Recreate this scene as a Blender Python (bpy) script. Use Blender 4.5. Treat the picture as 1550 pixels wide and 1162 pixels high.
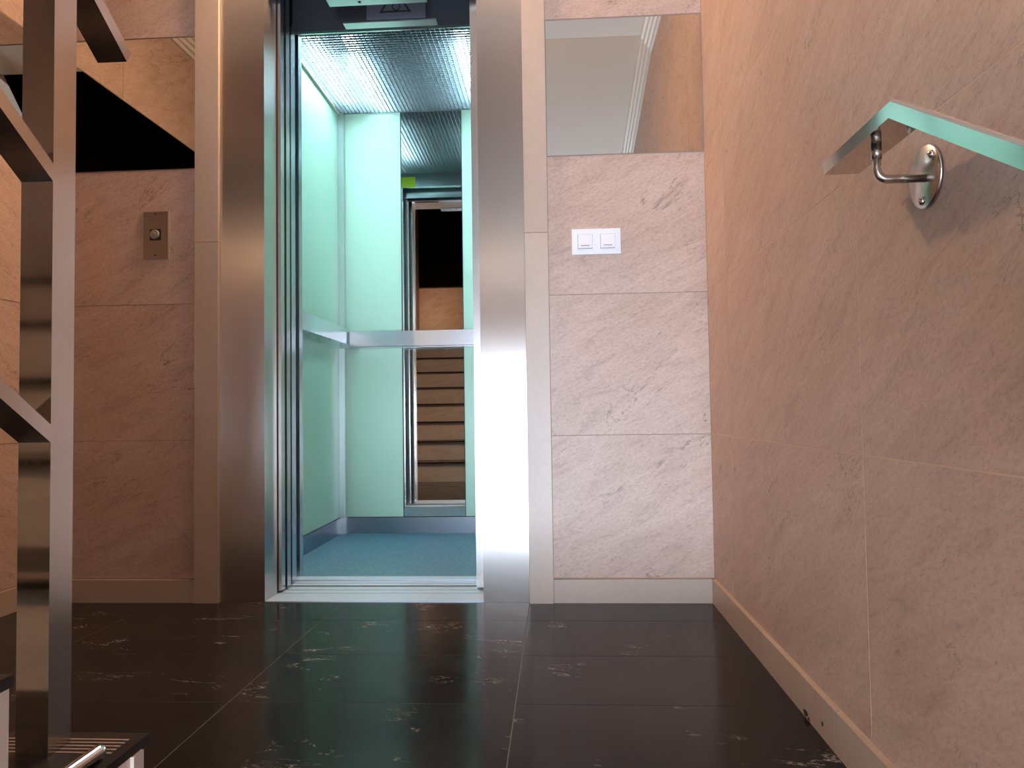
import bpy, bmesh, math, random
from mathutils import Vector, Matrix
random.seed(7)
scene = bpy.context.scene
for o in list(bpy.data.objects):
    bpy.data.objects.remove(o)
col = scene.collection

# ------------------------------------------------------------------ camera
def set_camera():
    f, yaw, pitch, roll = 1121.66, 0.0593, 0.0383, -0.0144
    cy, sy, cp, sp = math.cos(yaw), math.sin(yaw), math.cos(pitch), math.sin(pitch)
    fwd = Vector((-sy * cp, cy * cp, sp))
    rt = Vector((cy, sy, 0))
    up = rt.cross(fwd)
    c, s = math.cos(roll), math.sin(roll)
    r2 = c * rt + s * up
    u2 = -s * rt + c * up
    cam = bpy.data.cameras.new('camera')
    cam.sensor_fit = 'HORIZONTAL'
    cam.sensor_width = 36.0
    cam.lens = f / 1550 * 36.0
    cam.clip_start = 0.02
    ob = bpy.data.objects.new('camera', cam)
    m = Matrix((r2, u2, -fwd)).transposed().to_4x4()
    m.translation = Vector((-0.4855, -2.3715, 0.6025))
    ob.matrix_world = m
    col.objects.link(ob)
    scene.camera = ob
set_camera()

# ------------------------------------------------------------------ world (daylight outside the street door)
DAY_STRENGTH = 98.0
DAY_COLOUR = (0.80, 0.91, 1.10)
LAMP_STRENGTH = 395.0
LAMP_COLOUR = (1.0, 0.63, 0.38)
TUBE_STRENGTH = 56.0
TUBE_COLOUR = (0.58, 0.88, 1.0)
w = bpy.data.worlds.new('daylight')
w.use_nodes = True
w.node_tree.nodes['Background'].inputs[0].default_value = (*DAY_COLOUR, 1)
w.node_tree.nodes['Background'].inputs[1].default_value = DAY_STRENGTH
scene.world = w
DOOR = dict(x0=-0.82, x1=-0.08, y=-5.2, z0=-1.225, z1=0.95)
pl = bpy.data.lights.new('daylight_portal', 'AREA')
pl.shape = 'RECTANGLE'
pl.size = DOOR['x1'] - DOOR['x0']
pl.size_y = DOOR['z1'] - DOOR['z0']
pl.cycles.is_portal = True
po = bpy.data.objects.new('daylight_portal', pl)
po.location = ((DOOR['x0'] + DOOR['x1']) / 2, DOOR['y'] - 0.06, (DOOR['z0'] + DOOR['z1']) / 2)
po.rotation_euler = (math.radians(90), 0, 0)
col.objects.link(po)

vs = scene.view_settings
vs.view_transform = 'Standard'
vs.look = 'None'
vs.gamma = 1.0
vs.use_curve_mapping = False
vs.exposure = 0.0
cyc = scene.cycles
cyc.use_denoising = True
cyc.max_bounces = 14
cyc.diffuse_bounces = 6
cyc.glossy_bounces = 8
cyc.transmission_bounces = 6
cyc.transparent_max_bounces = 8
cyc.sample_clamp_indirect = 8.0
cyc.caustics_reflective = False
cyc.caustics_refractive = False

# ------------------------------------------------------------------ materials
MATS = {}
class NT:
    def __init__(self, name):
        self.m = bpy.data.materials.new(name)
        self.m.use_nodes = True
        self.t = self.m.node_tree
        self.b = self.t.nodes['Principled BSDF']
        self.out = self.t.nodes['Material Output']
        MATS[name] = self.m
    def n(self, kind, **kw):
        nd = self.t.nodes.new(kind)
        for k, v in kw.items():
            if k.startswith('i_'):
                key = k[2:]
                nd.inputs[int(key) if key.isdigit() else key].default_value = v
            else:
                setattr(nd, k, v)
        return nd
    def l(self, a, b):
        self.t.links.new(a, b)
    def ramp(self, src, stops, interp='LINEAR'):
        r = self.n('ShaderNodeValToRGB')
        r.color_ramp.interpolation = interp
        e = r.color_ramp.elements
        while len(e) < len(stops):
            e.new(0.5)
        for k, (p, c) in enumerate(stops):
            e[k].position = p
            e[k].color = (*c, 1) if len(c) == 3 else c
        self.l(src, r.inputs[0])
        return r.outputs[0]
    def mix(self, fac, a, b, blend='MIX'):
        m = self.n('ShaderNodeMix', data_type='RGBA', blend_type=blend)
        for idx, v in ((0, fac), (6, a), (7, b)):
            if hasattr(v, 'is_linked'):
                self.l(v, m.inputs[idx])
            elif idx == 0:
                m.inputs[0].default_value = v
            else:
                m.inputs[idx].default_value = (*v, 1)
        return m.outputs[2]
    def noise(self, vec, scale, detail=4, rough=0.6, dist=0.0):
        nd = self.n('ShaderNodeTexNoise')
        nd.inputs['Scale'].default_value = scale
        nd.inputs['Detail'].default_value = detail
        nd.inputs['Roughness'].default_value = rough
        nd.inputs['Distortion'].default_value = dist
        self.l(vec, nd.inputs['Vector'])
        return nd.outputs['Fac']
    def bump(self, h, strength, dist=0.002):
        b = self.n('ShaderNodeBump')
        b.inputs['Strength'].default_value = strength
        b.inputs['Distance'].default_value = dist
        self.l(h, b.inputs['Height'])
        self.l(b.outputs[0], self.b.inputs['Normal'])

def simple(name, colr, rough=0.5, metal=0.0, spec=0.5, emit=None, es=0.0, coat=0.0):
    m = NT(name)
    m.b.inputs['Base Color'].default_value = (*colr, 1)
    m.b.inputs['Roughness'].default_value = rough
    m.b.inputs['Metallic'].default_value = metal
    m.b.inputs['Specular IOR Level'].default_value = spec
    m.b.inputs['Coat Weight'].default_value = coat
    if emit:
        m.b.inputs['Emission Color'].default_value = (*emit, 1)
        m.b.inputs['Emission Strength'].default_value = es
    return m.m

def local_vec(m, rnd=True):
    """object-space vector, shifted by the object's random value so alike pieces differ"""
    tc = m.n('ShaderNodeTexCoord')
    if not rnd:
        return tc.outputs['Object']
    oi = m.n('ShaderNodeObjectInfo')
    mul = m.n('ShaderNodeMath', operation='MULTIPLY', i_1=53.0)
    m.l(oi.outputs['Random'], mul.inputs[0])
    add = m.n('ShaderNodeVectorMath', operation='ADD')
    m.l(tc.outputs['Object'], add.inputs[0])
    m.l(mul.outputs[0], add.inputs[1])
    return add.outputs[0]

def streak_vec(m, vec, angle, sx, sy):
    """vertical surfaces: u = x - y along the wall, v = z, rotated and stretched"""
    sp = m.n('ShaderNodeSeparateXYZ')
    m.l(vec, sp.inputs[0])
    su = m.n('ShaderNodeMath', operation='SUBTRACT')
    m.l(sp.outputs[0], su.inputs[0])
    m.l(sp.outputs[1], su.inputs[1])
    cb = m.n('ShaderNodeCombineXYZ')
    m.l(su.outputs[0], cb.inputs[0])
    m.l(sp.outputs[2], cb.inputs[1])
    mp = m.n('ShaderNodeMapping', vector_type='TEXTURE')
    mp.inputs['Rotation'].default_value = (0, 0, math.radians(angle))
    mp.inputs['Scale'].default_value = (1 / sx, 1 / sy, 1)
    m.l(cb.outputs[0], mp.inputs[0])
    return mp.outputs[0]

def stone(name, lo, mid, hi, angle, crack=0.75, rough=0.42, spec=0.35, streak=0.5):
    m = NT(name)
    v = local_vec(m)
    big = m.noise(streak_vec(m, v, angle, 1.0, 2.0), 2.4, 3, 0.55, 0.5)
    st = m.noise(streak_vec(m, v, angle, 1.0, 4.0), 7.0, 10, 0.72, 0.8)
    fine = m.noise(streak_vec(m, v, angle, 1.0, 1.8), 75.0, 5, 0.72)
    pit = m.noise(v, 190.0, 3, 0.6)
    c = m.ramp(big, [(0.30, lo), (0.52, mid), (0.72, hi)])
    c2 = m.ramp(st, [(0.28, tuple(x * 0.70 for x in lo)), (0.46, mid), (0.70, tuple(min(1, x * 1.14) for x in hi))])
    c = m.mix(streak, c, c2)
    f = m.ramp(fine, [(0.30, (0.70, 0.68, 0.66)), (0.48, (1.0, 1.0, 1.0)), (0.70, (1.14, 1.14, 1.14))])
    c = m.mix(0.75, c, f, 'MULTIPLY')
    c = m.mix(0.55, c, m.ramp(pit, [(0.26, (0.55, 0.5, 0.47)), (0.40, (1, 1, 1))]), 'MULTIPLY')
    # thin dark cracks: where a warped noise crosses its middle, gated by another noise
    cr = m.noise(streak_vec(m, v, angle + 8, 1.0, 3.0), 2.6, 6, 0.62, 1.2)
    d = m.n('ShaderNodeMath', operation='SUBTRACT', i_1=0.5)
    m.l(cr, d.inputs[0])
    ab = m.n('ShaderNodeMath', operation='ABSOLUTE')
    m.l(d.outputs[0], ab.inputs[0])
    line = m.ramp(ab.outputs[0], [(0.0, (1, 1, 1)), (0.008, (0, 0, 0))])
    gate = m.ramp(m.noise(v, 5.0, 4), [(0.52, (0, 0, 0)), (0.60, (1, 1, 1))])
    k = m.mix(1.0, line, gate, 'MULTIPLY')
    kk = m.mix(1.0, k, (crack,) * 3, 'MULTIPLY')
    c = m.mix(kk, c, tuple(x * 0.32 for x in lo))
    m.l(c, m.b.inputs['Base Color'])
    m.b.inputs['Roughness'].default_value = rough
    m.b.inputs['Specular IOR Level'].default_value = spec
    m.bump(st, 0.18, 0.003)
    return m.m

stone('stone_wall', (0.455, 0.315, 0.245), (0.535, 0.385, 0.310), (0.60, 0.455, 0.38), 26)
simple('grout_light', (0.72, 0.54, 0.42), 0.7)
simple('grout_wall', (0.36, 0.26, 0.20), 0.8)
simple('mirror', (0.78, 0.77, 0.72), 0.0, 1.0)
simple('car_mirror', (0.86, 0.88, 0.86), 0.005, 1.0)
simple('mirror_edge', (0.75, 0.62, 0.5), 0.4)
simple('plaster', (0.86, 0.81, 0.74), 0.85)
simple('cornice_white', (0.80, 0.74, 0.66), 0.6)
simple('painted_dark', (0.002, 0.002, 0.003), 0.35, spec=0.05)  # near-black colour standing in for unlit space
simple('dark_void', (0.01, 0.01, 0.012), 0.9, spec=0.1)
simple('shaft_dark', (0.02, 0.022, 0.026), 0.8)
simple('header_dark', (0.018, 0.02, 0.026), 0.6)
simple('switch_white', (0.86, 0.86, 0.88), 0.35)
simple('switch_shade', (0.25, 0.25, 0.28), 0.5)
simple('button_black', (0.01, 0.01, 0.01), 0.5)
simple('button_grey', (0.32, 0.30, 0.27), 0.3, 0.3)
simple('screw_dark', (0.05, 0.035, 0.03), 0.5, 0.6)
simple('sticker_white', (0.10, 0.105, 0.13), 0.7)
simple('sticker_black', (0.01, 0.01, 0.012), 0.7)
simple('label_yellow', (0.62, 0.66, 0.03), 0.6)
simple('label_ink', (0.12, 0.14, 0.02), 0.6)
simple('aluminium', (0.78, 0.80, 0.82), 0.30, 1.0)
simple('sill_groove', (0.05, 0.06, 0.07), 0.5, 0.7)
simple('lamp_opal', (0.9, 0.85, 0.78), 0.4, emit=LAMP_COLOUR, es=LAMP_STRENGTH)
simple('fill_lamp_opal', (0.9, 0.85, 0.78), 0.4, emit=LAMP_COLOUR, es=90.0)
simple('lamp_rim', (0.8, 0.78, 0.74), 0.4)
simple('tube_light', (1, 1, 1), 0.5, emit=TUBE_COLOUR, es=TUBE_STRENGTH)
simple('reflector', (0.15, 0.175, 0.185), 0.6)
simple('bronze_dark', (0.10, 0.09, 0.08), 0.45, 0.8)
simple('chip_dark', (0.03, 0.02, 0.015), 0.8)
simple('rubber', (0.03, 0.03, 0.03), 0.7)

def trim_mat():
    m = NT('trim_beige')
    v = local_vec(m)
    n1 = m.noise(v, 3.0, 4)
    n2 = m.noise(v, 60.0, 4)
    c = m.ramp(n1, [(0.3, (0.47, 0.36, 0.28)), (0.7, (0.54, 0.42, 0.335))])
    c = m.mix(0.25, c, m.ramp(n2, [(0.3, (0.43, 0.35, 0.28)), (0.7, (0.56, 0.46, 0.38))]))
    m.l(c, m.b.inputs['Base Color'])
    m.b.inputs['Roughness'].default_value = 0.38
trim_mat()
stone('riser_stone', (0.50, 0.43, 0.38), (0.56, 0.49, 0.435), (0.61, 0.54, 0.49), 5, crack=0.2, rough=0.35)

def brushed(name, colr, r0, r1, axis, scale=220.0, aniso=0.0, bump=0.06):
    """brushed steel; axis = direction of the brush lines"""
    m = NT(name)
    tc = m.n('ShaderNodeTexCoord')
    mp = m.n('ShaderNodeMapping')
    s = [scale, scale, scale]
    s['XYZ'.index(axis)] = 2.0
    mp.inputs['Scale'].default_value = s
    m.l(tc.outputs['Object'], mp.inputs[0])
    n1 = m.noise(mp.outputs[0], 1.0, 3, 0.6)
    n2 = m.noise(tc.outputs['Object'], 3.0, 4)
    mr = m.n('ShaderNodeMapRange', i_3=r0, i_4=r1)
    m.l(n1, mr.inputs[0])
    if r1 > r0:
        m.l(mr.outputs[0], m.b.inputs['Roughness'])
    else:
        m.b.inputs['Roughness'].default_value = r0
    c = m.ramp(n2, [(0.3, tuple(x * 0.92 for x in colr)), (0.7, colr)])
    m.l(c, m.b.inputs['Base Color'])
    m.b.inputs['Metallic'].default_value = 1.0
    if aniso:
        m.b.inputs['Anisotropic'].default_value = aniso
        tn = m.n('ShaderNodeTangent', direction_type='RADIAL', axis='Z')
        m.l(tn.outputs[0], m.b.inputs['Tangent'])
    if bump:
        m.bump(n1, bump, 0.0004)
    return m.m
brushed('steel_frame', (0.62, 0.585, 0.55), 0.275, 0.275, 'Z', 320, aniso=0.87, bump=0.0)
brushed('steel_panel', (0.62, 0.60, 0.58), 0.20, 0.24, 'Z', 260)
brushed('steel_post', (0.76, 0.73, 0.70), 0.05, 0.10, 'Z', 200, bump=0.02)
brushed('steel_post_dimmed', (0.60, 0.57, 0.54), 0.16, 0.22, 'Z', 200, bump=0.0)  # darker, rougher copy of the post steel; tones down the right face
brushed('steel_rail', (0.66, 0.63, 0.60), 0.06, 0.11, 'Y', 200, bump=0.02)
brushed('steel_bar', (0.60, 0.57, 0.54), 0.10, 0.2, 'Y', 200)
brushed('steel_satin', (0.58, 0.54, 0.49), 0.22, 0.30, 'Z', 120)
brushed('steel_plate', (0.33, 0.27, 0.23), 0.35, 0.45, 'Z', 200)
brushed('car_steel', (0.70, 0.74, 0.78), 0.18, 0.30, 'X', 200)
brushed('car_kick', (0.30, 0.33, 0.37), 0.2, 0.3, 'Z', 200)
simple('sill_alu', (0.66, 0.77, 0.92), 0.40, 0.35)
simple('chrome', (0.75, 0.73, 0.70), 0.08, 1.0)

def laminate():
    m = NT('laminate_green')
    v = local_vec(m, False)
    n1 = m.noise(v, 2.0, 2)
    c = m.ramp(n1, [(0.3, (0.56, 0.77, 0.61)), (0.7, (0.59, 0.79, 0.63))])
    m.l(c, m.b.inputs['Base Color'])
    m.b.inputs['Roughness'].default_value = 0.32
    m.b.inputs['Specular IOR Level'].default_value = 0.4
laminate()

def vinyl():
    m = NT('vinyl_speckled')
    v = local_vec(m, False)
    n1 = m.noise(v, 260.0, 2, 0.5)
    n2 = m.noise(v, 90.0, 3, 0.6)
    c = m.ramp(n1, [(0.45, (0.08, 0.20, 0.30)), (0.62, (0.12, 0.27, 0.38)), (0.72, (0.5, 0.6, 0.64))])
    c = m.mix(0.3, c, m.ramp(n2, [(0.4, (0.07, 0.15, 0.21)), (0.65, (0.2, 0.33, 0.4))]))
    m.l(c, m.b.inputs['Base Color'])
    m.b.inputs['Roughness'].default_value = 0.45
vinyl()

def grille_mat():
    m = NT('grille_plastic')
    m.b.inputs['Base Color'].default_value = (0.15, 0.17, 0.18, 1)
    m.b.inputs['Roughness'].default_value = 0.5
grille_mat()

def floor_mat(name, base, vein, rough):
    m = NT(name)
    v = local_vec(m)
    mp = m.n('ShaderNodeMapping', vector_type='TEXTURE')
    mp.inputs['Rotation'].default_value = (0, 0, math.radians(-14))
    mp.inputs['Scale'].default_value = (1.0, 0.28, 1.0)
    m.l(v, mp.inputs[0])
    n1 = m.noise(mp.outputs[0], 3.0, 6, 0.65, 1.0)
    cl = m.noise(v, 5.0, 5, 0.65)
    c = m.ramp(cl, [(0.35, base), (0.75, tuple(x * 2.2 for x in base))])
    d = m.n('ShaderNodeMath', operation='SUBTRACT', i_1=0.5)
    m.l(n1, d.inputs[0])
    ab = m.n('ShaderNodeMath', operation='ABSOLUTE')
    m.l(d.outputs[0], ab.inputs[0])
    line = m.ramp(ab.outputs[0], [(0.0, (1, 1, 1)), (0.018, (0, 0, 0))])
    gate = m.ramp(m.noise(v, 6.0, 4, 0.6), [(0.56, (0, 0, 0)), (0.66, (1, 1, 1))])
    spk = m.ramp(m.noise(v, 120.0, 4, 0.7), [(0.42, (0, 0, 0)), (0.62, (1, 1, 1))])
    k = m.mix(1.0, m.mix(1.0, line, gate, 'MULTIPLY'), spk, 'MULTIPLY')
    c = m.mix(k, c, vein)
    m.l(c, m.b.inputs['Base Color'])
    rr = m.ramp(m.noise(v, 9.0, 4), [(0.3, (rough,) * 3), (0.75, (rough * 1.7,) * 3)])
    m.l(rr, m.b.inputs['Roughness'])
    m.b.inputs['Specular IOR Level'].default_value = 0.15
floor_mat('slate_floor', (0.0095, 0.0085, 0.0082), (0.42, 0.38, 0.36), 0.13)
floor_mat('slate_step', (0.018, 0.014, 0.012), (0.20, 0.16, 0.14), 0.25)
simple('floor_joint', (0.09, 0.078, 0.07), 0.6)

def thin_glass():
    m = NT('door_glass')
    tr = m.n('ShaderNodeBsdfTransparent')
    tr.inputs[0].default_value = (0.92, 0.95, 0.96, 1)
    gl = m.n('ShaderNodeBsdfGlossy')
    gl.inputs['Roughness'].default_value = 0.02
    mx = m.n('ShaderNodeMixShader', i_0=0.06)
    m.l(tr.outputs[0], mx.inputs[1])
    m.l(gl.outputs[0], mx.inputs[2])
    m.l(mx.outputs[0], m.out.inputs[0])
thin_glass()

# ------------------------------------------------------------------ building helpers
WORLD = {}
def wpos(o):
    return WORLD.get(o.name, Vector((0, 0, 0))) if o else Vector((0, 0, 0))

def tag(o, label=None, cat=None, group=None, kind=None):
    if label: o['label'] = label
    if cat: o['category'] = cat
    if group: o['group'] = group
    if kind: o['kind'] = kind
    return o

def empty(name, loc, label, cat, group=None):
    o = bpy.data.objects.new(name, None)
    o.empty_display_size = 0.1
    o.location = loc
    col.objects.link(o)
    WORLD[o.name] = Vector(loc)
    return tag(o, label, cat, group)

def link(name, me, loc, mat, parent=None, kind=None, smooth=False):
    o = bpy.data.objects.new(name, me)
    if mat is not None and not me.materials:
        me.materials.append(MATS[mat])
    col.objects.link(o)
    o.location = Vector(loc) - wpos(parent)
    if parent: o.parent = parent
    WORLD[o.name] = Vector(loc)
    if kind: o['kind'] = kind
    if smooth:
        for p in me.polygons: p.use_smooth = True
    return o

def add_box(bm, x0, x1, y0, y1, z0, z1, c=(0, 0, 0)):
    vs_ = [bm.verts.new((x - c[0], y - c[1], z - c[2])) for x in (x0, x1) for y in (y0, y1) for z in (z0, z1)]
    for f in ((0, 1, 3, 2), (4, 6, 7, 5), (0, 4, 5, 1), (2, 3, 7, 6), (0, 2, 6, 4), (1, 5, 7, 3)):
        bm.faces.new([vs_[k] for k in f])

def to_mesh(bm, name, bevel=0.0, seg=1, angle=0.5):
    if bevel > 0:
        es = [e for e in bm.edges if len(e.link_faces) == 2 and e.calc_face_angle(0) > angle]
        bmesh.ops.bevel(bm, geom=es, offset=bevel, segments=seg, affect='EDGES', profile=0.5)
    bmesh.ops.recalc_face_normals(bm, faces=bm.faces)
    me = bpy.data.meshes.new(name)
    bm.to_mesh(me)
    bm.free()
    return me

def box(name, x, y, z, mat, parent=None, bevel=0.0, kind=None, seg=1):
    """x, y, z are (min, max) pairs in world space"""
    c = ((x[0] + x[1]) / 2, (y[0] + y[1]) / 2, (z[0] + z[1]) / 2)
    bm = bmesh.new()
    add_box(bm, *x, *y, *z, c)
    return link(name, to_mesh(bm, name, bevel, seg), c, mat, parent, kind)

def boxes(name, lst, mat, parent=None, kind=None, bevel=0.0, origin=None):
    c = origin or ((lst[0][0][0] + lst[0][0][1]) / 2, (lst[0][1][0] + lst[0][1][1]) / 2, lst[0][2][0])
    bm = bmesh.new()
    for x, y, z in lst:
        add_box(bm, *x, *y, *z, c)
    return link(name, to_mesh(bm, name, bevel), c, mat, parent, kind)

def extrude_x(name, prof, x0, x1, mat, parent=None, bevel=0.0, kind=None, seg=1):
    """prof: list of (y, z), extruded along x"""
    cy = sum(p[0] for p in prof) / len(prof); cz = sum(p[1] for p in prof) / len(prof)
    c = ((x0 + x1) / 2, cy, cz)
    bm = bmesh.new()
    a = [bm.verts.new((x0 - c[0], y - cy, z - cz)) for y, z in prof]
    b = [bm.verts.new((x1 - c[0], y - cy, z - cz)) for y, z in prof]
    bm.faces.new(a); bm.faces.new(b[::-1])
    n = len(prof)
    for k in range(n):
        bm.faces.new((a[k], b[k], b[(k + 1) % n], a[(k + 1) % n]))
    return link(name, to_mesh(bm, name, bevel, seg), c, mat, parent, kind)

def sweep(name, prof, path, mat, parent=None, kind=None):
    """prof: (x, z) section swept along a path of (y, z) points with vertical sections"""
    bm = bmesh.new()
    c = (0, path[0][0], path[0][1])
    rings = [[bm.verts.new((px, y - c[1], z + pz - c[2])) for px, pz in prof] for y, z in path]
    n = len(prof)
    for a, b in zip(rings, rings[1:]):
        for k in range(n):
            bm.faces.new((a[k], a[(k + 1) % n], b[(k + 1) % n], b[k]))
    bm.faces.new(rings[0]); bm.faces.new(rings[-1][::-1])
    return link(name, to_mesh(bm, name), c, mat, parent, kind)

def cyl_x(bm, cx0, cx1, y, z, r, n=32, dome=0.0):
    a = [bm.verts.new((cx0, y + r * math.cos(2 * math.pi * k / n), z + r * math.sin(2 * math.pi * k / n))) for k in range(n)]
    b = [bm.verts.new((cx1, y + r * math.cos(2 * math.pi * k / n), z + r * math.sin(2 * math.pi * k / n))) for k in range(n)]
    bm.faces.new(a); bm.faces.new(b[::-1])
    for k in range(n):
        bm.faces.new((a[k], b[k], b[(k + 1) % n], a[(k + 1) % n]))

def lathe(name, prof, axis, loc, mat, parent=None, n=28, smooth=True, kind=None):
    """prof: (radius, height) list; axis 'X','Y','Z' or signed '-Y' etc."""
    bm = bmesh.new()
    s = -1 if axis.startswith('-') else 1
    ax = axis[-1]
    rings = []
    for r, h in prof:
        ring = []
        for k in range(n):
            a = 2 * math.pi * k / n
            u, v = r * math.cos(a), r * math.sin(a)
            p = {'X': (s * h, u, v), 'Y': (u, s * h, v), 'Z': (u, v, s * h)}[ax]
            ring.append(bm.verts.new(p))
        rings.append(ring)
    for a, b in zip(rings, rings[1:]):
        for k in range(n):
            bm.faces.new((a[k], a[(k + 1) % n], b[(k + 1) % n], b[k]))
    bm.faces.new(rings[0]); bm.faces.new(rings[-1])
    o = link(name, to_mesh(bm, name), loc, mat, parent, kind)
    if smooth:
        for p in o.data.polygons:
            p.use_smooth = len(p.vertices) == 4
    return o

def tube(name, pts, r, mat, parent=None, n=14):
    c = Vector(pts[0])
    P = [Vector(p) for p in pts]
    bm = bmesh.new()
    rings = []
    side = None
    for k, p in enumerate(P):
        t = (P[min(k + 1, len(P) - 1)] - P[max(k - 1, 0)]).normalized()
        if side is None:
            side = t.cross(Vector((0.13, 0.97, 0.21))).normalized()
        side = (side - t * side.dot(t)).normalized()
        b = t.cross(side)
        rings.append([bm.verts.new(p - c + r * (math.cos(2 * math.pi * j / n) * side + math.sin(2 * math.pi * j / n) * b)) for j in range(n)])
    for a, b in zip(rings, rings[1:]):
        for j in range(n):
            bm.faces.new((a[j], a[(j + 1) % n], b[(j + 1) % n], b[j]))
    bm.faces.new(rings[0]); bm.faces.new(rings[-1])
    o = link(name, to_mesh(bm, name), c, mat, parent)
    for p in o.data.polygons:
        p.use_smooth = len(p.vertices) == 4
    return o

# ------------------------------------------------------------------ dimensions (metres)
XL, XR = -2.20, 0.0             # side walls
XS = -1.04                      # right end of the up flight / left side of the down flight
ROW = [0.0767 + 0.45 * k for k in range(-4, 9)]
MZ0, MZ1 = 1.4267, 1.878        # mirror strip
CEIL = 2.39
Y_EDGE = -1.40                  # front of the landing
RISE, RUN = 0.175, 0.28
Y_BACK, Y_DOOR = -4.60, -5.2
Z_HALL = -7 * RISE
Z_MID = 8 * RISE
TOPZ = 4.1
J = 0.0022                      # tile joint
OP0, OP1 = -1.438, -0.726       # lift opening
FR0, FR1 = -1.587, -0.579       # steel frame outer edges
TR0, TR1 = -1.668, -0.503       # beige trim outer edges

# ------------------------------------------------------------------ shell walls with tiles
def tile_y(parent, x0, x1, z0, z1, ysurf, mat, sign=-1):
    """tile on a wall whose normal is sign*Y"""
    ys = sorted((ysurf, ysurf - sign * 0.010))
    return box('tile', (x0 + J / 2, x1 - J / 2), ys, (z0 + J / 2, z1 - J / 2), mat, parent, 0.0012)
def tile_x(parent, y0, y1, z0, z1, xsurf, mat, sign):
    xs = sorted((xsurf, xsurf - sign * 0.010))
    return box('tile', xs, (y0 + J / 2, y1 - J / 2), (z0 + J / 2, z1 - J / 2), mat, parent, 0.0004)

# front wall (backing) with the lift opening
wf = boxes('wall_front', [((XL - 0.15, FR0 + 0.02), (0.0018, 0.10), (-0.1, 2.6)),
                          ((FR1 - 0.02, XR + 0.15), (0.0018, 0.10), (-0.1, 2.6)),
                          ((FR0 - 0.02, FR1 + 0.02), (0.0018, 0.10), (2.20, 2.6))], 'grout_wall', None, 'structure',
           origin=(-1.9, 0.05, 0))
for (a, b) in ((XL, TR0), (TR1, XR)):
    for z0, z1 in ((ROW[4], ROW[5]), (ROW[5], ROW[6]), (ROW[6], MZ0), (MZ1, CEIL)):
        tile_y(wf, a, b, z0, z1, 0.0, 'stone_wall')
tile_y(wf, FR0, FR1, 2.16, CEIL, 0.0, 'stone_wall')

# right wall
wr = box('wall_right', (XR + 0.0004, XR + 0.15), (Y_DOOR - 0.2, 0.12), (Z_HALL - 0.1, TOPZ + 0.1), 'grout_light', None, 0, 'structure')
ycols = [0.0, -0.258] + [-1.158 - 0.9 * k for k in range(0, 5)]
ycols[-1] = Y_DOOR
for yb, yf in zip(ycols, ycols[1:]):
    for z0, z1 in zip(ROW, ROW[1:]):
        if z1 <= Z_HALL or z0 > 3.4: continue
        if z0 < 0 and yb > Y_EDGE and yf >= Y_EDGE: continue
        tile_x(wr, yf, yb, z0, min(z1, 3.6), XR, 'stone_wall', -1)

# left wall
wl = box('wall_left', (XL - 0.15, XL - 0.0018), (Y_DOOR - 0.2, 0.12), (Z_HALL - 0.1, TOPZ + 0.1), 'grout_wall', None, 0, 'structure')
Y_MEND = -1.36
lcols = [0.0, -0.46, Y_MEND, -2.26, -3.16, -4.06, Y_BACK]
for yb, yf in zip(lcols, lcols[1:]):
    for z0, z1 in ((ROW[4], ROW[5]), (ROW[5], ROW[6]), (ROW[6], MZ0), (MZ0, MZ1), (MZ1, CEIL), (CEIL, 2.84), (2.84, 3.29)):
        if z0 == MZ0 and yf >= Y_MEND - 0.01: continue
        if z0 >= CEIL and yb > Y_MEND + 0.01: continue
        if yf < -3.2 and z0 < 0.9: continue
        tile_x(wl, yf, yb, z0, z1, XL, 'stone_wall', 1)

# back wall above the half landing: stone below, opaque pane above with its darkness painted in
wb = box('wall_back', (XL - 0.1, XR + 0.1), (Y_BACK - 0.12, Y_BACK - 0.0018), (1.25, TOPZ), 'grout_wall', None, 0, 'structure')
for x0, x1 in ((XL, -1.30), (-1.30, -0.40), (-0.40, XR)):
    for z0, z1 in ((Z_MID, 1.84), (1.84, 2.27)):
        tile_y(wb, x0, x1, z0, z1, Y_BACK, 'stone_wall', 1)
win = tag(box('window_1', (XL, XR), (Y_BACK - 0.001, Y_BACK + 0.004), (2.27, TOPZ), 'painted_dark', None, 0), 'tall window above the half landing of the stairs, darkness painted as an opaque black pane', 'window', kind='structure')
box('window_frame', (XL, XR), (Y_BACK - 0.001, Y_BACK + 0.008), (2.262, 2.276), 'bronze_dark', win)
# upper stairwell, its unlit darkness painted as near-black surfaces
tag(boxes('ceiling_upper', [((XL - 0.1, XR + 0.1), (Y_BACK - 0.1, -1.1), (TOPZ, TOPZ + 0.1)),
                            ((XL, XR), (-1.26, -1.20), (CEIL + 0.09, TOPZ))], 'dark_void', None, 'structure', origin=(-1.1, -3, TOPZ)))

# landing ceiling + sloped ceiling over the down flight
SLOPE = 0.22
Y_BRK = -1.13
Y_SOF_END = Y_DOOR
z_end = CEIL + (Y_SOF_END - Y_BRK) * SLOPE
box('ceiling', (XL, XR), (-1.25, 0.05), (CEIL, CEIL + 0.09), 'plaster', None, 0, 'structure')
extrude_x('ceiling_slope', [(Y_BRK, CEIL - 0.0005), (Y_BRK, CEIL + 0.12), (Y_SOF_END, z_end + 0.12), (Y_SOF_END, z_end - 0.0005)], XS - 0.03, XR, 'plaster', None, 0, 'structure')
box('ceiling_hall', (XL, XS - 0.03), (Y_DOOR, -3.40), (1.18, Z_MID - 0.031), 'plaster', None, 0, 'structure')
def zs(y): return CEIL + (y - Y_BRK) * SLOPE
extrude_x('stairwell_dark_screen', [(-1.26, CEIL + 0.0), (-1.26, TOPZ), (Y_BACK, TOPZ), (Y_BACK, 1.75), (-1.85, 1.75)], XS - 0.05, XS - 0.031, 'painted_dark', None, 0, 'structure')  # added black screen; keeps the stairwell dark in the mirrors
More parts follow.
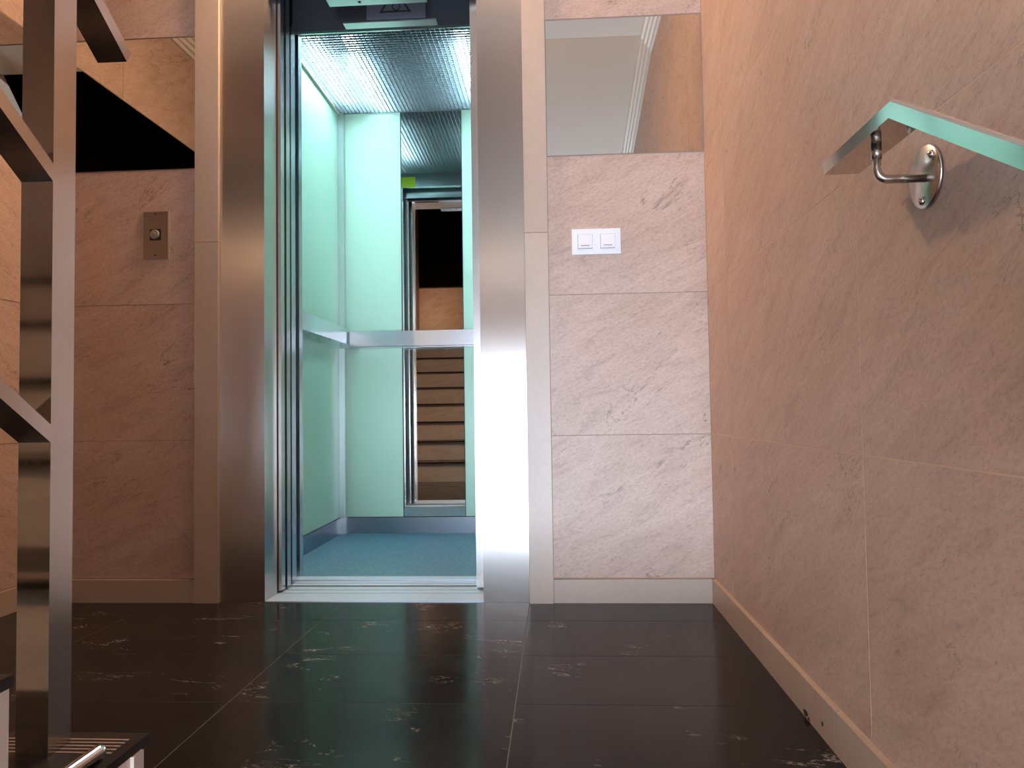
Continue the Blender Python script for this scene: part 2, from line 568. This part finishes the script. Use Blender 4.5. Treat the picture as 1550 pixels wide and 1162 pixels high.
# cornices: stepped profile, swept along both side walls
def cornice(name, side, path):
    x = XR if side > 0 else XL
    s = -side
    steps = [(0.0, 0.0), (0.014, 0.0), (0.018, 0.010), (0.016, 0.018), (0.030, 0.020), (0.036, 0.030), (0.033, 0.039), (0.048, 0.041), (0.054, 0.051), (0.051, 0.060), (0.068, 0.062), (0.074, 0.074), (0.074, 0.079), (0.0, 0.079)]
    prof = [(x + s * a * 0.75, b - 0.079) for a, b in steps]
    return sweep(name, prof, path, 'cornice_white', None, 'structure')
cornice('trim_3', 1, [(-0.005, CEIL), (Y_BRK, CEIL), (Y_SOF_END + 0.02, z_end + 0.02 * SLOPE)])
cornice('trim_4', -1, [(-0.005, CEIL), (-1.25, CEIL)])

# ------------------------------------------------------------------ landing floor tiles
fl = boxes('floor', [((XL, XR), (Y_EDGE + 0.001, 0.0), (-0.15, -0.0005))], 'floor_joint', None, 'structure')
fx = [XL, -1.794, -1.187, -0.580, XR]
fy = [0.0, -0.205, -0.512, -0.819, -1.126, Y_EDGE]
FJ = 0.0022
for x0, x1 in zip(fx, fx[1:]):
    for y1, y0 in zip(fy, fy[1:]):
        box('floor_tile', (x0 + FJ / 2, x1 - FJ / 2), (y0 + FJ / 2, y1 - FJ / 2), (-0.012, 0.0), 'slate_floor', fl, 0.0008)
# hall floor and closing walls below
box('floor_hall', (XL, XR), (Y_DOOR - 0.2, Y_EDGE + 0.1), (Z_HALL - 0.1, Z_HALL), 'slate_step', None, 0, 'structure')
boxes('wall_hall', [((XL - 0.1, DOOR['x0']), (Y_DOOR - 0.15, Y_DOOR), (Z_HALL, Z_MID + 0.6)),
                    ((DOOR['x1'], XR + 0.1), (Y_DOOR - 0.15, Y_DOOR), (Z_HALL, Z_MID + 0.6)),
                    ((DOOR['x0'], DOOR['x1']), (Y_DOOR - 0.15, Y_DOOR), (DOOR['z1'], Z_MID + 0.6))], 'plaster', None, 'structure')

# ------------------------------------------------------------------ baseboards and trims
BB = 0.0767
def bb_y(name, x0, x1):
    return box(name, (x0, x1), (-0.008, 0.009), (0, BB - 0.003), 'trim_beige', None, 0.002, 'structure')
bb_y('baseboard_front', TR1 + 0.001, XR - 0.009)
bb_y('baseboard_front_left', XL + 0.009, TR0 - 0.001)
br = box('baseboard_right', (XR - 0.003, XR + 0.009), (Y_EDGE, 0.0), (0, BB - 0.004), 'grout_wall', None, 0, 'structure')
for y0, y1 in ((-0.55, -0.010), (-1.026, -0.552), (Y_EDGE, -1.028)):
    box('skirting_piece', (XR - 0.010, XR + 0.009), (y0, y1), (0.0, BB - 0.002), 'trim_beige', br, 0.002)
def chip(y, z, sy, sz, sd_):
    rnd = random.Random(sd_)
    n = 9
    bm = bmesh.new()
    f_ = []
    for k in range(n):
        a = 2 * math.pi * k / n
        q = rnd.uniform(0.45, 1.0)
        f_.append((y + sy * q * math.cos(a), max(0.0015, z + sz * q * math.sin(a))))
    a_ = [bm.verts.new((0.0, p[0] - y, p[1] - z)) for p in f_]
    b_ = [bm.verts.new((-0.0007, p[0] - y, p[1] - z)) for p in f_]
    bm.faces.new(a_); bm.faces.new(b_)
    for k in range(n):
        bm.faces.new((a_[k], b_[k], b_[(k + 1) % n], a_[(k + 1) % n]))
    link('chip', to_mesh(bm, 'chip'), (XR - 0.0098, y, z), 'chip_dark', br)
chip(-0.872, 0.008, 0.020, 0.010, 3)
chip(-0.890, 0.004, 0.012, 0.006, 4)
chip(-0.965, 0.026, 0.004, 0.006, 5)
chip(-1.118, 0.004, 0.010, 0.006, 6)
box('baseboard_left', (XL - 0.009, XL + 0.010), (Y_EDGE, 0.0), (0, BB - 0.002), 'trim_beige', None, 0.002, 'structure')
for n, (a, b) in (('trim_1', (TR0, FR0)), ('trim_2', (FR1, TR1))):
    t = box(n, (a + 0.006, b - 0.006), (-0.004, 0.09), (0, CEIL), 'grout_wall', None, 0, 'structure')
    for z0, z1 in ((0, 1.177), (1.1785, CEIL)):
        box('trim_piece', (a + 0.0008, b - 0.0008), (-0.014, 0.03), (z0, z1), 'trim_beige', t, 0.0015)

# ------------------------------------------------------------------ mirror strips
def mirror_panel(x, y, z, label, edge, rot=(0, 0, 0)):
    o = box('mirror_panel', x, y, z, 'mirror', None, 0.0008)
    o.rotation_euler = rot
    return tag(o, label, 'mirror', 'mirror strips let into the stone walls')
mirror_panel((TR1 + 0.002, XR - 0.004), (-0.001, 0.005), (MZ0 + 0.003, MZ1 - 0.004), 'square mirror panel above the double light switch', None, (0, 0, math.radians(0.10)))
mirror_panel((XL + 0.004, TR0 - 0.002), (-0.001, 0.005), (MZ0 + 0.003, MZ1 - 0.004), 'mirror panel above the lift call button, reflecting the painted dark of the stairwell', None)
mirror_panel((XL - 0.005, XL + 0.001), (Y_MEND, -0.004), (MZ0 + 0.003, MZ1 - 0.004), 'long mirror strip on the left side wall behind the steel post', None)

# ------------------------------------------------------------------ lift: steel door frame on the landing
fr = empty('elevator_door_frame', ((OP0 + OP1) / 2, 0.05, 0), 'brushed stainless steel frame around the lift doorway', 'door frame')
box('jamb', (FR0 + 0.0005, OP0), (0.000, 0.105), (0.0, 2.16), 'steel_frame', fr, 0.0025, seg=2)
box('jamb', (OP1, FR1 - 0.0005), (0.000, 0.100), (0.0, 2.16), 'steel_frame', fr, 0.0025, seg=2)
box('lintel', (OP0, OP1), (0.000, 0.03), (2.085, 2.16), 'steel_frame', fr, 0.002)
box('slam_post', (-0.765, -0.70), (0.150, 0.200), (0.012, 2.2), 'steel_panel', fr, 0.003, seg=2)
# landing sill
ls = empty('landing_sill', ((OP0 + OP1) / 2, 0.1, 0), 'aluminium landing sill of the lift doorway, next to dark floor', 'door sill')
box('sill_plate', (OP0, OP1), (0.002, 0.108), (-0.03, 0.003), 'sill_alu', ls, 0.001)
for a, b in ((0.114, 0.150), (0.158, 0.200)):
    box('sill_rib', (OP0 - 0.4, OP1 + 0.02), (a, b), (-0.03, 0.003), 'sill_alu', ls, 0.001)
box('sill_groove', (OP0 - 0.4, OP1 + 0.02), (0.105, 0.200), (-0.035, -0.012), 'sill_groove', ls)
# sliding landing door panels, opened to the left
ld = empty('landing_door', (OP0 - 0.1, 0.15, 0), 'open telescopic landing door panels at the left of the lift doorway', 'sliding door')
box('door_panel', (OP0 - 0.38, -1.425), (0.114, 0.146), (0.010, 2.18), 'steel_panel', ld, 0.006, seg=3)
box('door_panel', (OP0 - 0.38, -1.4225), (0.160, 0.194), (0.010, 2.18), 'steel_panel', ld, 0.006, seg=3)
# door header with brackets and warning sticker
dh = empty('door_operator_header', (-1.08, 0.2, 2.0), 'dark lift door header with brackets and warning sticker', 'door header')
box('header_panel', (OP0 - 0.3, OP1 + 0.1), (0.266, 0.280), (2.020, 2.4), 'header_dark', dh)
br1 = box('bracket', (-1.245, -0.905), (0.03, 0.10), (2.013, 2.018), 'aluminium', dh, 0.001)
lathe('bolt_hole', [(0.006, 0), (0.006, 0.001)], '-Z', (-1.135, 0.078, 2.0128), 'button_black', br1, 14)
box('bracket', (-1.235, -0.895), (0.225, 0.2655), (2.020, 2.0245), 'aluminium', dh, 0.001)
st = box('warning_sticker', (-1.158, -0.940), (0.2645, 0.2662), (2.050, 2.145), 'sticker_white', dh)
def tri_mark():
    bm = bmesh.new()
    A = [(-0.060, 0.0), (0.060, 0.0), (0.0, 0.088)]
    cx, cz = 0.0, 0.030
    B = [(cx + (x - cx) * 0.78, cz + (z - cz) * 0.78) for x, z in A]
    for k in range(3):
        q = [A[k], A[(k + 1) % 3], B[(k + 1) % 3], B[k]]
        f = [bm.verts.new((x, 0, z)) for x, z in q]
        g = [bm.verts.new((x, -0.0006, z)) for x, z in q]
        bm.faces.new(f); bm.faces.new(g)
        for j in range(4):
            bm.faces.new((f[j], f[(j + 1) % 4], g[(j + 1) % 4], g[j]))
    n = 18
    for r0, r1, cx_, cz_ in ((0.012, 0.016, 0.004, 0.022),):
        for k in range(n):
            a0, a1 = 2 * math.pi * k / n, 2 * math.pi * (k + 1) / n
            f = [bm.verts.new((cx_ + r * math.cos(a), -0.0006, cz_ + r * math.sin(a))) for r, a in ((r0, a0), (r1, a0), (r1, a1), (r0, a1))]
            bm.faces.new(f)
    return to_mesh(bm, 'warning_triangle')
link('warning_triangle', tri_mark(), (-1.052, 0.2643, 2.075), 'sticker_black', st)

# ------------------------------------------------------------------ lift car
CX0, CX1, CYF, CYB, CZ = -1.59, -0.55, 0.375, 1.375, 2.165
car = empty('elevator_car', ((CX0 + CX1) / 2, (CYF + CYB) / 2, 0), 'open lift car with pale green panels, handrails and lit grille ceiling', 'elevator')
box('car_floor', (CX0 - 0.02, CX1 + 0.02), (0.362, CYB + 0.02), (-0.05, 0.0), 'vinyl_speckled', car)
for a, b in ((0.236, 0.262), (0.268, 0.300), (0.306, 0.362)):
    box('car_sill', (OP0 - 0.2, OP1 + 0.05), (a, b), (-0.05, 0.004 if a > 0.3 else 0.0), 'sill_alu', car, 0.001)
box('car_sill_groove', (OP0 - 0.2, OP1 + 0.05), (0.236, 0.362), (-0.06, -0.015), 'sill_groove', car)
box('side_panel', (CX0 - 0.03, CX0), (0.40, CYB - 0.02), (0.082, CZ - 0.012), 'laminate_green', car)
box('side_panel', (CX1, CX1 + 0.03), (0.40, CYB - 0.02), (0.082, CZ - 0.012), 'laminate_green', car)
MX0, MX1 = -1.266, -0.953
box('back_panel', (CX0 + 0.03, MX0 - 0.003), (CYB, CYB + 0.03), (0.082, CZ), 'laminate_green', car)
box('back_panel', (MX1 + 0.003, CX1 - 0.03), (CYB, CYB + 0.03), (0.082, CZ), 'laminate_green', car)
mir = box('back_mirror', (MX0, MX1), (CYB + 0.002, CYB + 0.02), (0.082, CZ), 'car_mirror', car)
mir.rotation_euler.z = 0.0069
tag(mir, 'tall narrow mirror on the back wall of the lift car')
for x in (MX0 - 0.003, MX1):
    box('mirror_strip', (x, x + 0.003), (CYB - 0.003, CYB + 0.01), (0.082, CZ), 'header_dark', car)
box('corner_post', (CX0 - 0.02, CX0 + 0.030), (CYB - 0.030, CYB + 0.02), (0.0, CZ), 'aluminium', car, 0.012, seg=3)
box('corner_post', (CX1 - 0.030, CX1 + 0.02), (CYB - 0.030, CYB + 0.02), (0.0, CZ), 'aluminium', car, 0.012, seg=3)
box('kick_plate', (CX0, CX0 + 0.008), (0.40, CYB - 0.015), (0.0, 0.080), 'car_kick', car, 0.001)
box('kick_plate', (CX1 - 0.008, CX1), (0.40, CYB - 0.015), (0.0, 0.080), 'car_kick', car, 0.001)
box('kick_plate', (CX0 + 0.012, CX1 - 0.012), (CYB - 0.012, CYB + 0.01), (0.0, 0.080), 'car_kick', car, 0.001)
# front returns and header inside the car
box('front_return', (CX0 - 0.03, OP0 - 0.012), (0.365, 0.400), (0.0, CZ), 'car_steel', car, 0.002)
box('front_return', (OP1 + 0.010, CX1 + 0.03), (0.365, 0.400), (0.0, CZ), 'car_steel', car, 0.002)
hd = box('front_header', (OP0 - 0.012, OP1 + 0.010), (0.365, 0.400), (2.078, CZ), 'car_steel', car, 0.002)
lb = box('yellow_label', (-1.462, -1.364), (0.400, 0.4012), (2.074, 2.142), 'label_yellow', hd)
# car door panels parked at the left, with its header
box('car_door', (OP0 - 0.16, -1.437), (0.248, 0.290), (0.008, 2.03), 'car_steel', car, 0.004, seg=2)
box('car_door_header', (OP0 - 0.3, OP1 + 0.1), (0.302, 0.312), (2.030, 2.4), 'car_steel', car, 0.001)
# handrails
hr = box('handrail', (CX0 + 0.057, CX1 - 0.075), (CYB - 0.075, CYB - 0.055), (0.944, 1.020), 'car_steel', car, 0.002)
hr2 = box('handrail', (CX0 + 0.045, CX0 + 0.062), (0.47, CYB - 0.105), (0.958, 1.034), 'car_steel', car, 0.002)
hr3 = box('handrail', (CX1 - 0.062, CX1 - 0.045), (0.47, CYB - 0.105), (0.958, 1.034), 'car_steel', car, 0.002)
box('rail_lip', (CX0 + 0.057, CX1 - 0.075), (CYB - 0.070, CYB - 0.030), (0.936, 0.942), 'car_steel', hr)
box('rail_bracket', (CX0 + 0.012, CX0 + 0.10), (CYB - 0.055, CYB - 0.002), (0.938, 0.975), 'car_steel', hr, 0.002)
for x in (-1.05, -0.72):
    lathe('rail_bolt', [(0.004, 0), (0.004, 0.008)], '-Z', (x, CYB - 0.05, 0.938), 'chrome', hr, 10)
for y in (0.70, 1.02, 1.15):
    lathe('rail_bolt', [(0.004, 0), (0.004, 0.008)], '-Z', (CX0 + 0.054, y, 0.958), 'chrome', hr2, 10)
    box('rail_bracket', (CX0, CX0 + 0.046), (y - 0.012, y + 0.012), (0.975, 1.010), 'car_steel', hr2)
for y in (0.70, 1.15):
    box('rail_bracket', (CX1 - 0.046, CX1), (y - 0.012, y + 0.012), (0.975, 1.010), 'car_steel', hr3)
# ceiling: white edge trim, egg-crate grille, tubes, reflector
box('ceiling_trim', (CX0, CX0 + 0.012), (0.40, CYB), (CZ - 0.010, CZ + 0.006), 'cornice_white', car)
box('ceiling_trim', (CX1 - 0.012, CX1), (0.40, CYB), (CZ - 0.010, CZ + 0.006), 'cornice_white', car)
def grille():
    bm = bmesh.new()
    P, T, H = 0.020, 0.0018, 0.0080
    x0, x1, y0, y1 = CX0 + 0.012, CX1 - 0.012, 0.402, CYB - 0.001
    x = x0
    while x < x1:
        add_box(bm, x, x + T, y0, y1, 0, H); x += P
    y = y0
    while y < y1:
        add_box(bm, x0, x1, y, y + T, 0, H); y += P
    return to_mesh(bm, 'ceiling_grille')
link('ceiling_grille', grille(), (0, 0, CZ + 0.001), 'grille_plastic', car, 'stuff')
box('lamp_reflector', (CX0 - 0.02, CX1 + 0.02), (0.38, CYB + 0.02), (CZ + 0.085, CZ + 0.10), 'reflector', car)
boxes('lamp_housing', [((CX0 - 0.03, CX0), (0.38, CYB + 0.02), (CZ, CZ + 0.09)), ((CX1, CX1 + 0.03), (0.38, CYB + 0.02), (CZ, CZ + 0.09)),
                       ((CX0, CX1), (CYB, CYB + 0.03), (CZ, CZ + 0.09)), ((CX0, CX1), (0.37, 0.40), (CZ, CZ + 0.09))], 'reflector', car)
for x, y0, y1 in ((-1.515, 0.60, 1.20), (-1.355, 0.71, 1.31), (-0.865, 0.63, 1.24), (-0.69, 0.71, 1.31)):
    t = box('lamp_tube', (x - 0.026, x + 0.026), (y0, y1), (CZ + 0.046, CZ + 0.070), 'tube_light', car, 0.008, seg=2)
# shaft around the car
SX0, SX1, SY1, SZ0, SZ1 = XL - 0.15, XR + 0.15, 1.75, -0.4, 2.7
boxes('wall_shaft', [((SX0 - 0.05, SX0), (0.08, SY1), (SZ0, SZ1)), ((SX1, SX1 + 0.05), (0.08, SY1), (SZ0, SZ1)),
                     ((SX0, SX1), (SY1, SY1 + 0.05), (SZ0, SZ1)), ((SX0, SX1), (0.0, SY1), (SZ0 - 0.05, SZ0)),
                     ((SX0, SX1), (0.05, SY1), (SZ1, SZ1 + 0.05)), ((SX0, SX1), (0.0, 0.05), (SZ0, -0.14)),
                     ((SX0, SX1), (0.03, 0.10), (2.55, SZ1))], 'shaft_dark', None, 'structure')

# ------------------------------------------------------------------ light switch and call button
sw = empty('light_switch', (-0.3495, 0, 1.145), 'white double light switch plate below the square mirror', 'light switch')
box('switch_plate', (-0.427, -0.272), (-0.008, 0.001), (1.104, 1.186), 'switch_white', sw, 0.002, seg=2)
for cx in (-0.385, -0.313):
    f_ = box('switch_rim', (cx - 0.029, cx + 0.029), (-0.0095, -0.0070), (1.116, 1.174), 'switch_white', sw, 0.001)
    box('rocker_gap', (cx - 0.0235, cx + 0.0235), (-0.0100, -0.0080), (1.1215, 1.1685), 'switch_shade', sw)
    rk = extrude_x('rocker', [(-0.008, 1.123), (-0.0145, 1.123), (-0.0105, 1.168), (-0.008, 1.168)], cx - 0.0222, cx + 0.0228, 'switch_white', sw, 0.0006)
    box('indicator_slot', (cx - 0.014, cx + 0.014), (-0.0152, -0.0120), (1.1305, 1.1325), 'switch_shade', rk)
cb = empty('call_button', (-1.805, 0, 1.208), 'brown metal lift call plate with round button beside the doorway', 'call button')
box('back_plate', (-1.850, -1.760), (-0.003, 0.001), (1.126, 1.290), 'trim_beige', cb, 0.001)
box('face_plate', (-1.8465, -1.7645), (-0.0055, -0.002), (1.1295, 1.2865), 'steel_plate', cb, 0.001)
bs = box('button_socket', (-1.8245, -1.7865), (-0.0065, -0.003), (1.190, 1.228), 'button_black', cb, 0.0008)
lathe('push_button', [(0.0155, 0), (0.0155, 0.004), (0.0125, 0.006), (0.0115, 0.0052), (0.0085, 0.0052), (0.0075, 0.006), (0.002, 0.0065)], '-Y', (-1.8063, -0.0060, 1.2095), 'button_grey', bs, 24)
for z in (1.2785, 1.140):
    lathe('screw', [(0.0032, 0), (0.0032, 0.001), (0.001, 0.0015)], '-Y', (-1.8055, -0.0054, z), 'screw_dark', cb, 12)

# ------------------------------------------------------------------ wall handrail on the right
wh = empty('wall_handrail', (-0.065, -1.39, 0.90), 'polished steel flat handrail on the right stone wall with round bracket', 'handrail')
zb, zt = 0.942, 0.963
sl = 0.585
yend, ybend, yfar = -1.277, -1.487, -3.2
dz = (ybend - yfar) * sl
def wedge_rail():
    path = [(yend, zb, 0.0), (ybend, zb, 0.0), (yfar, zb - dz, 0.0)]
    sec = [(-0.090, 0.0), (-0.040, 0.0), (-0.040, 0.004), (-0.083, zt - zb), (-0.087, zt - zb), (-0.090, zt - zb - 0.003)]
    bm = bmesh.new()
    c = (-0.065, ybend, zb)
    rings = [[bm.verts.new((x - c[0], y - c[1] + (0.004 if (n_ == 0 and h > 0.01) else 0) - (0.005 if (n_ == 1 and h > 0.01) else 0), z + h - c[2])) for x, h in sec] for n_, (y, z, _) in enumerate(path)]
    n = len(sec)
    for a, b in zip(rings, rings[1:]):
        for k in range(n):
            bm.faces.new((a[k], a[(k + 1) % n], b[(k + 1) % n], b[k]))
    bm.faces.new(rings[0]); bm.faces.new(rings[-1][::-1])
    return link('rail_bar', to_mesh(bm, 'rail_bar'), c, 'steel_rail', wh)
wedge_rail()
arc = [(-0.002, -1.394, 0.8975), (-0.052, -1.394, 0.8975)]
for k in range(1, 8):
    a = math.pi / 2 * k / 8
    arc.append((-0.052 - 0.013 * math.sin(a), -1.394, 0.8975 + 0.013 * (1 - math.cos(a))))
arc += [(-0.065, -1.394, 0.9105), (-0.065, -1.394, zb + 0.001)]
tube('bracket_arm', arc, 0.0055, 'steel_satin', wh)
lathe('arm_collar', [(0.0066, 0), (0.0066, 0.018)], 'Z', (-0.065, -1.394, zb - 0.018), 'steel_satin', wh, 16)
rs = lathe('rosette', [(0.041, 0), (0.041, 0.0032), (0.0395, 0.0045), (0.001, 0.0048)], '-X', (0.0, -1.390, 0.900), 'steel_satin', wh, 40)
for y, z in ((-1.4115, 0.9225), (-1.358, 0.908), (-1.384, 0.870)):
    lathe('screw', [(0.0058, 0), (0.0055, 0.002), (0.004, 0.0042), (0.0015, 0.0052)], '-X', (-0.0044, y, z), 'chrome', rs, 14)
for y in (-2.3, -3.0):
    zz = zb - (ybend - y) * sl
    a2 = [(-0.002, y, zz - 0.045), (-0.052, y, zz - 0.045), (-0.061, y, zz - 0.041), (-0.065, y, zz - 0.032), (-0.065, y, zz + 0.001)]
    tube('bracket_arm', a2, 0.0055, 'steel_satin', wh)
    lathe('rosette', [(0.041, 0), (0.041, 0.0032), (0.0395, 0.0045), (0.001, 0.0048)], '-X', (0.0, y, zz - 0.045), 'steel_satin', wh, 40)

# ------------------------------------------------------------------ stairs up (left)
def flight(root, x0, x1, ystart, zstart, n, sign, nosing=0.020):
    """sign +1: steps rise towards -Y; -1: steps fall towards -Y"""
    for k in range(n):
        yf = ystart - RUN * k
        if sign > 0:
            z0, z1 = zstart + RISE * k, zstart + RISE * (k + 1)
            last = k == n - 1
            box('riser', (x0, x1 - 0.012), (yf - 0.02, yf), (z0, z1 - 0.012), 'riser_stone', root)
            if not last:
                t = box('tread', (x0, x1 - 0.004 if k == 0 else x1 + 0.012), (yf - RUN - 0.002, yf + nosing + (0.004 if k else 0)), (z1 - 0.012, z1), 'slate_step', root, 0.002)
                if k < 3:
                    for q in range(5):
                        g = yf - 0.000 - 0.0095 * q
                        box('grip_line', (x0 + 0.03, x1 - 0.02), (g - 0.0035, g), (z1 - 0.001, z1 + 0.0006), 'grout_wall', t)
        else:
            z1 = zstart - RISE * k
            box('riser', (x0, x1), (yf, yf + 0.02), (z1 - RISE, z1 - 0.022), 'trim_beige', root)
            if k < n - 1:
                box('tread', (x0, x1), (yf - RUN - 0.018, yf + 0.001), (z1 - RISE - 0.022, z1 - RISE), 'slate_step', root, 0.002)
su = empty('stairs_up', (-1.6, Y_EDGE, 0), 'stone stairs with dark treads climbing beside the steel railing', 'stairs')
flight(su, XL, XS, Y_EDGE, 0.0, 8, 1)
# closed stringer wall below the up flight, clad in beige stone, one panel per step
for k in range(8):
    y1_ = Y_EDGE - RUN * k - 0.001
    y0_ = y1_ - RUN if k < 7 else -3.398
    box('side_cladding', (XS - 0.10, XS - 0.006 if k == 0 else XS + 0.008), (y0_ + 0.001, y1_), (Z_HALL, RISE * (k + 1) - (0.013 if k < 7 else 0.035)), 'stone_wall', su, 0.001)
box('corner_strip', (XS - 0.012, XS - 0.001), (Y_EDGE - 0.022, Y_EDGE + 0.001), (0.0, RISE - 0.013), 'trim_beige', su, 0.001)
box('corner_strip', (XS - 0.05, XS + 0.0105), (Y_EDGE - RUN - 0.022, Y_EDGE - RUN + 0.020), (RISE + 0.0005, 2 * RISE - 0.0125), 'trim_beige', su, 0.001)
box('floor_half_landing', (XL, XS - 0.03), (Y_BACK, Y_EDGE - 7 * RUN + 0.020), (Z_MID - 0.03, Z_MID), 'slate_step', None, 0.002, 'structure')
# stairs down (right, under the camera)
sd = empty('stairs_down', (-0.5, Y_EDGE, Z_HALL), 'stone stairs going down to the street door', 'stairs')
flight(sd, XS + 0.009, XR, Y_EDGE, 0.0, 7, -1)

# ------------------------------------------------------------------ steel stair railing
rl = empty('stair_railing', (-1.155, -1.433, RISE), 'square stainless steel post with sloping flat rails on the stairs', 'railing')
PX0, PX1 = -1.177, -1.134
ps = 0.635
post = box('post', (PX0, PX1), (-1.4555, -1.411), (RISE, 1.245), 'steel_post', rl, 0.003, seg=3)
post.data.materials.append(MATS['steel_post_dimmed'])
for p_ in post.data.polygons:
    if p_.normal.x > 0.9:
        p_.material_index = 1
yt = -3.30
def bar(y0, z0, th, y1, ext_cut=0.0):
    h = (y0 - y1) * ps
    extrude_x('rail_bar', [(y0, z0), (y0 + ext_cut, z0 + th), (y1, z0 + th + h - ext_cut * ps), (y1, z0 + h)], PX0, PX1, 'steel_bar', rl, 0.001)
bar(-1.4555, 0.5725, 0.023, yt)
bar(-1.4555, 0.9115, 0.0235, yt)
box('post', (PX0, PX1), (yt - 0.0445, yt), (Z_MID - 2 * RISE, 2.42), 'steel_post', rl, 0.0022, seg=2)
hrail_z = 1.148
extrude_x('top_rail', [(-1.292, hrail_z), (-1.280, hrail_z + 0.018), (yt, hrail_z + 0.018 + (-1.280 - yt) * ps), (yt, hrail_z + (-1.292 - yt) * ps)], PX0 - 0.003, PX1, 'steel_bar', rl, 0.001)
# small steel rod lying along the tread edge
rod = tube('floor_rod', [(-1.066, -1.456, RISE + 0.0095), (-1.066, -1.460, RISE + 0.0095), (-1.070, -1.60, RISE + 0.0095), (-1.072, -1.675, RISE + 0.0095)], 0.0090, 'chrome')
tag(rod, 'short polished steel rod lying on the bottom stair tread', 'rod')

# ------------------------------------------------------------------ landing ceiling lamp
LX, LY = -1.08, -0.115
lamp = empty('ceiling_lamp', (LX, LY, CEIL), 'small round opal ceiling lamp above the lift doorway', 'ceiling lamp')
lathe('lamp_base', [(0.09, 0), (0.09, 0.014), (0.085, 0.016)], '-Z', (LX, LY, CEIL), 'lamp_rim', lamp)
lathe('lamp_shade', [(0.080, 0), (0.076, 0.016), (0.060, 0.028), (0.03, 0.034), (0.004, 0.035)], '-Z', (LX, LY, CEIL - 0.016), 'lamp_opal', lamp)
fill_root = empty('fill_lamp', (XL, -3.85, 1.95), 'added fill lamp, out of view on the half landing above the stairs', 'fill lamp')  # added unseen lamp, brightens the back wall, steps and post
lathe('lamp_base', [(0.07, 0), (0.07, 0.012), (0.065, 0.014)], 'X', (XL, -3.85, 1.95), 'lamp_rim', fill_root)
lathe('lamp_shade', [(0.062, 0), (0.060, 0.03), (0.045, 0.055), (0.02, 0.066), (0.003, 0.068)], 'X', (XL + 0.014, -3.85, 1.95), 'fill_lamp_opal', fill_root)

# ------------------------------------------------------------------ street door below
d1 = tag(boxes('door_1', [((DOOR['x0'], DOOR['x0'] + 0.06), (Y_DOOR - 0.09, Y_DOOR - 0.04), (Z_HALL, DOOR['z1'])),
                          ((DOOR['x1'] - 0.06, DOOR['x1']), (Y_DOOR - 0.09, Y_DOOR - 0.04), (Z_HALL, DOOR['z1'])),
                          ((DOOR['x0'], DOOR['x1']), (Y_DOOR - 0.09, Y_DOOR - 0.04), (DOOR['z1'] - 0.06, DOOR['z1'])),
                          ((DOOR['x0'], DOOR['x1']), (Y_DOOR - 0.09, Y_DOOR - 0.04), (Z_HALL, Z_HALL + 0.48)),
                          ((DOOR['x0'], DOOR['x1']), (Y_DOOR - 0.09, Y_DOOR - 0.04), (0.40, 0.46))], 'bronze_dark', None, 'structure'),
         'glazed street door at the foot of the stairs', 'door')
for a, b in ((Z_HALL + 0.48, 0.40), (0.46, DOOR['z1'] - 0.06)):
    box('door_pane', (DOOR['x0'] + 0.06, DOOR['x1'] - 0.06), (Y_DOOR - 0.068, Y_DOOR - 0.062), (a, b), 'door_glass', d1)
tube('door_handle', [(-0.77, Y_DOOR - 0.04, -0.2), (-0.77, Y_DOOR + 0.03, -0.2), (-0.77, Y_DOOR + 0.035, 0.1), (-0.77, Y_DOOR - 0.04, 0.1)], 0.010, 'chrome', d1)
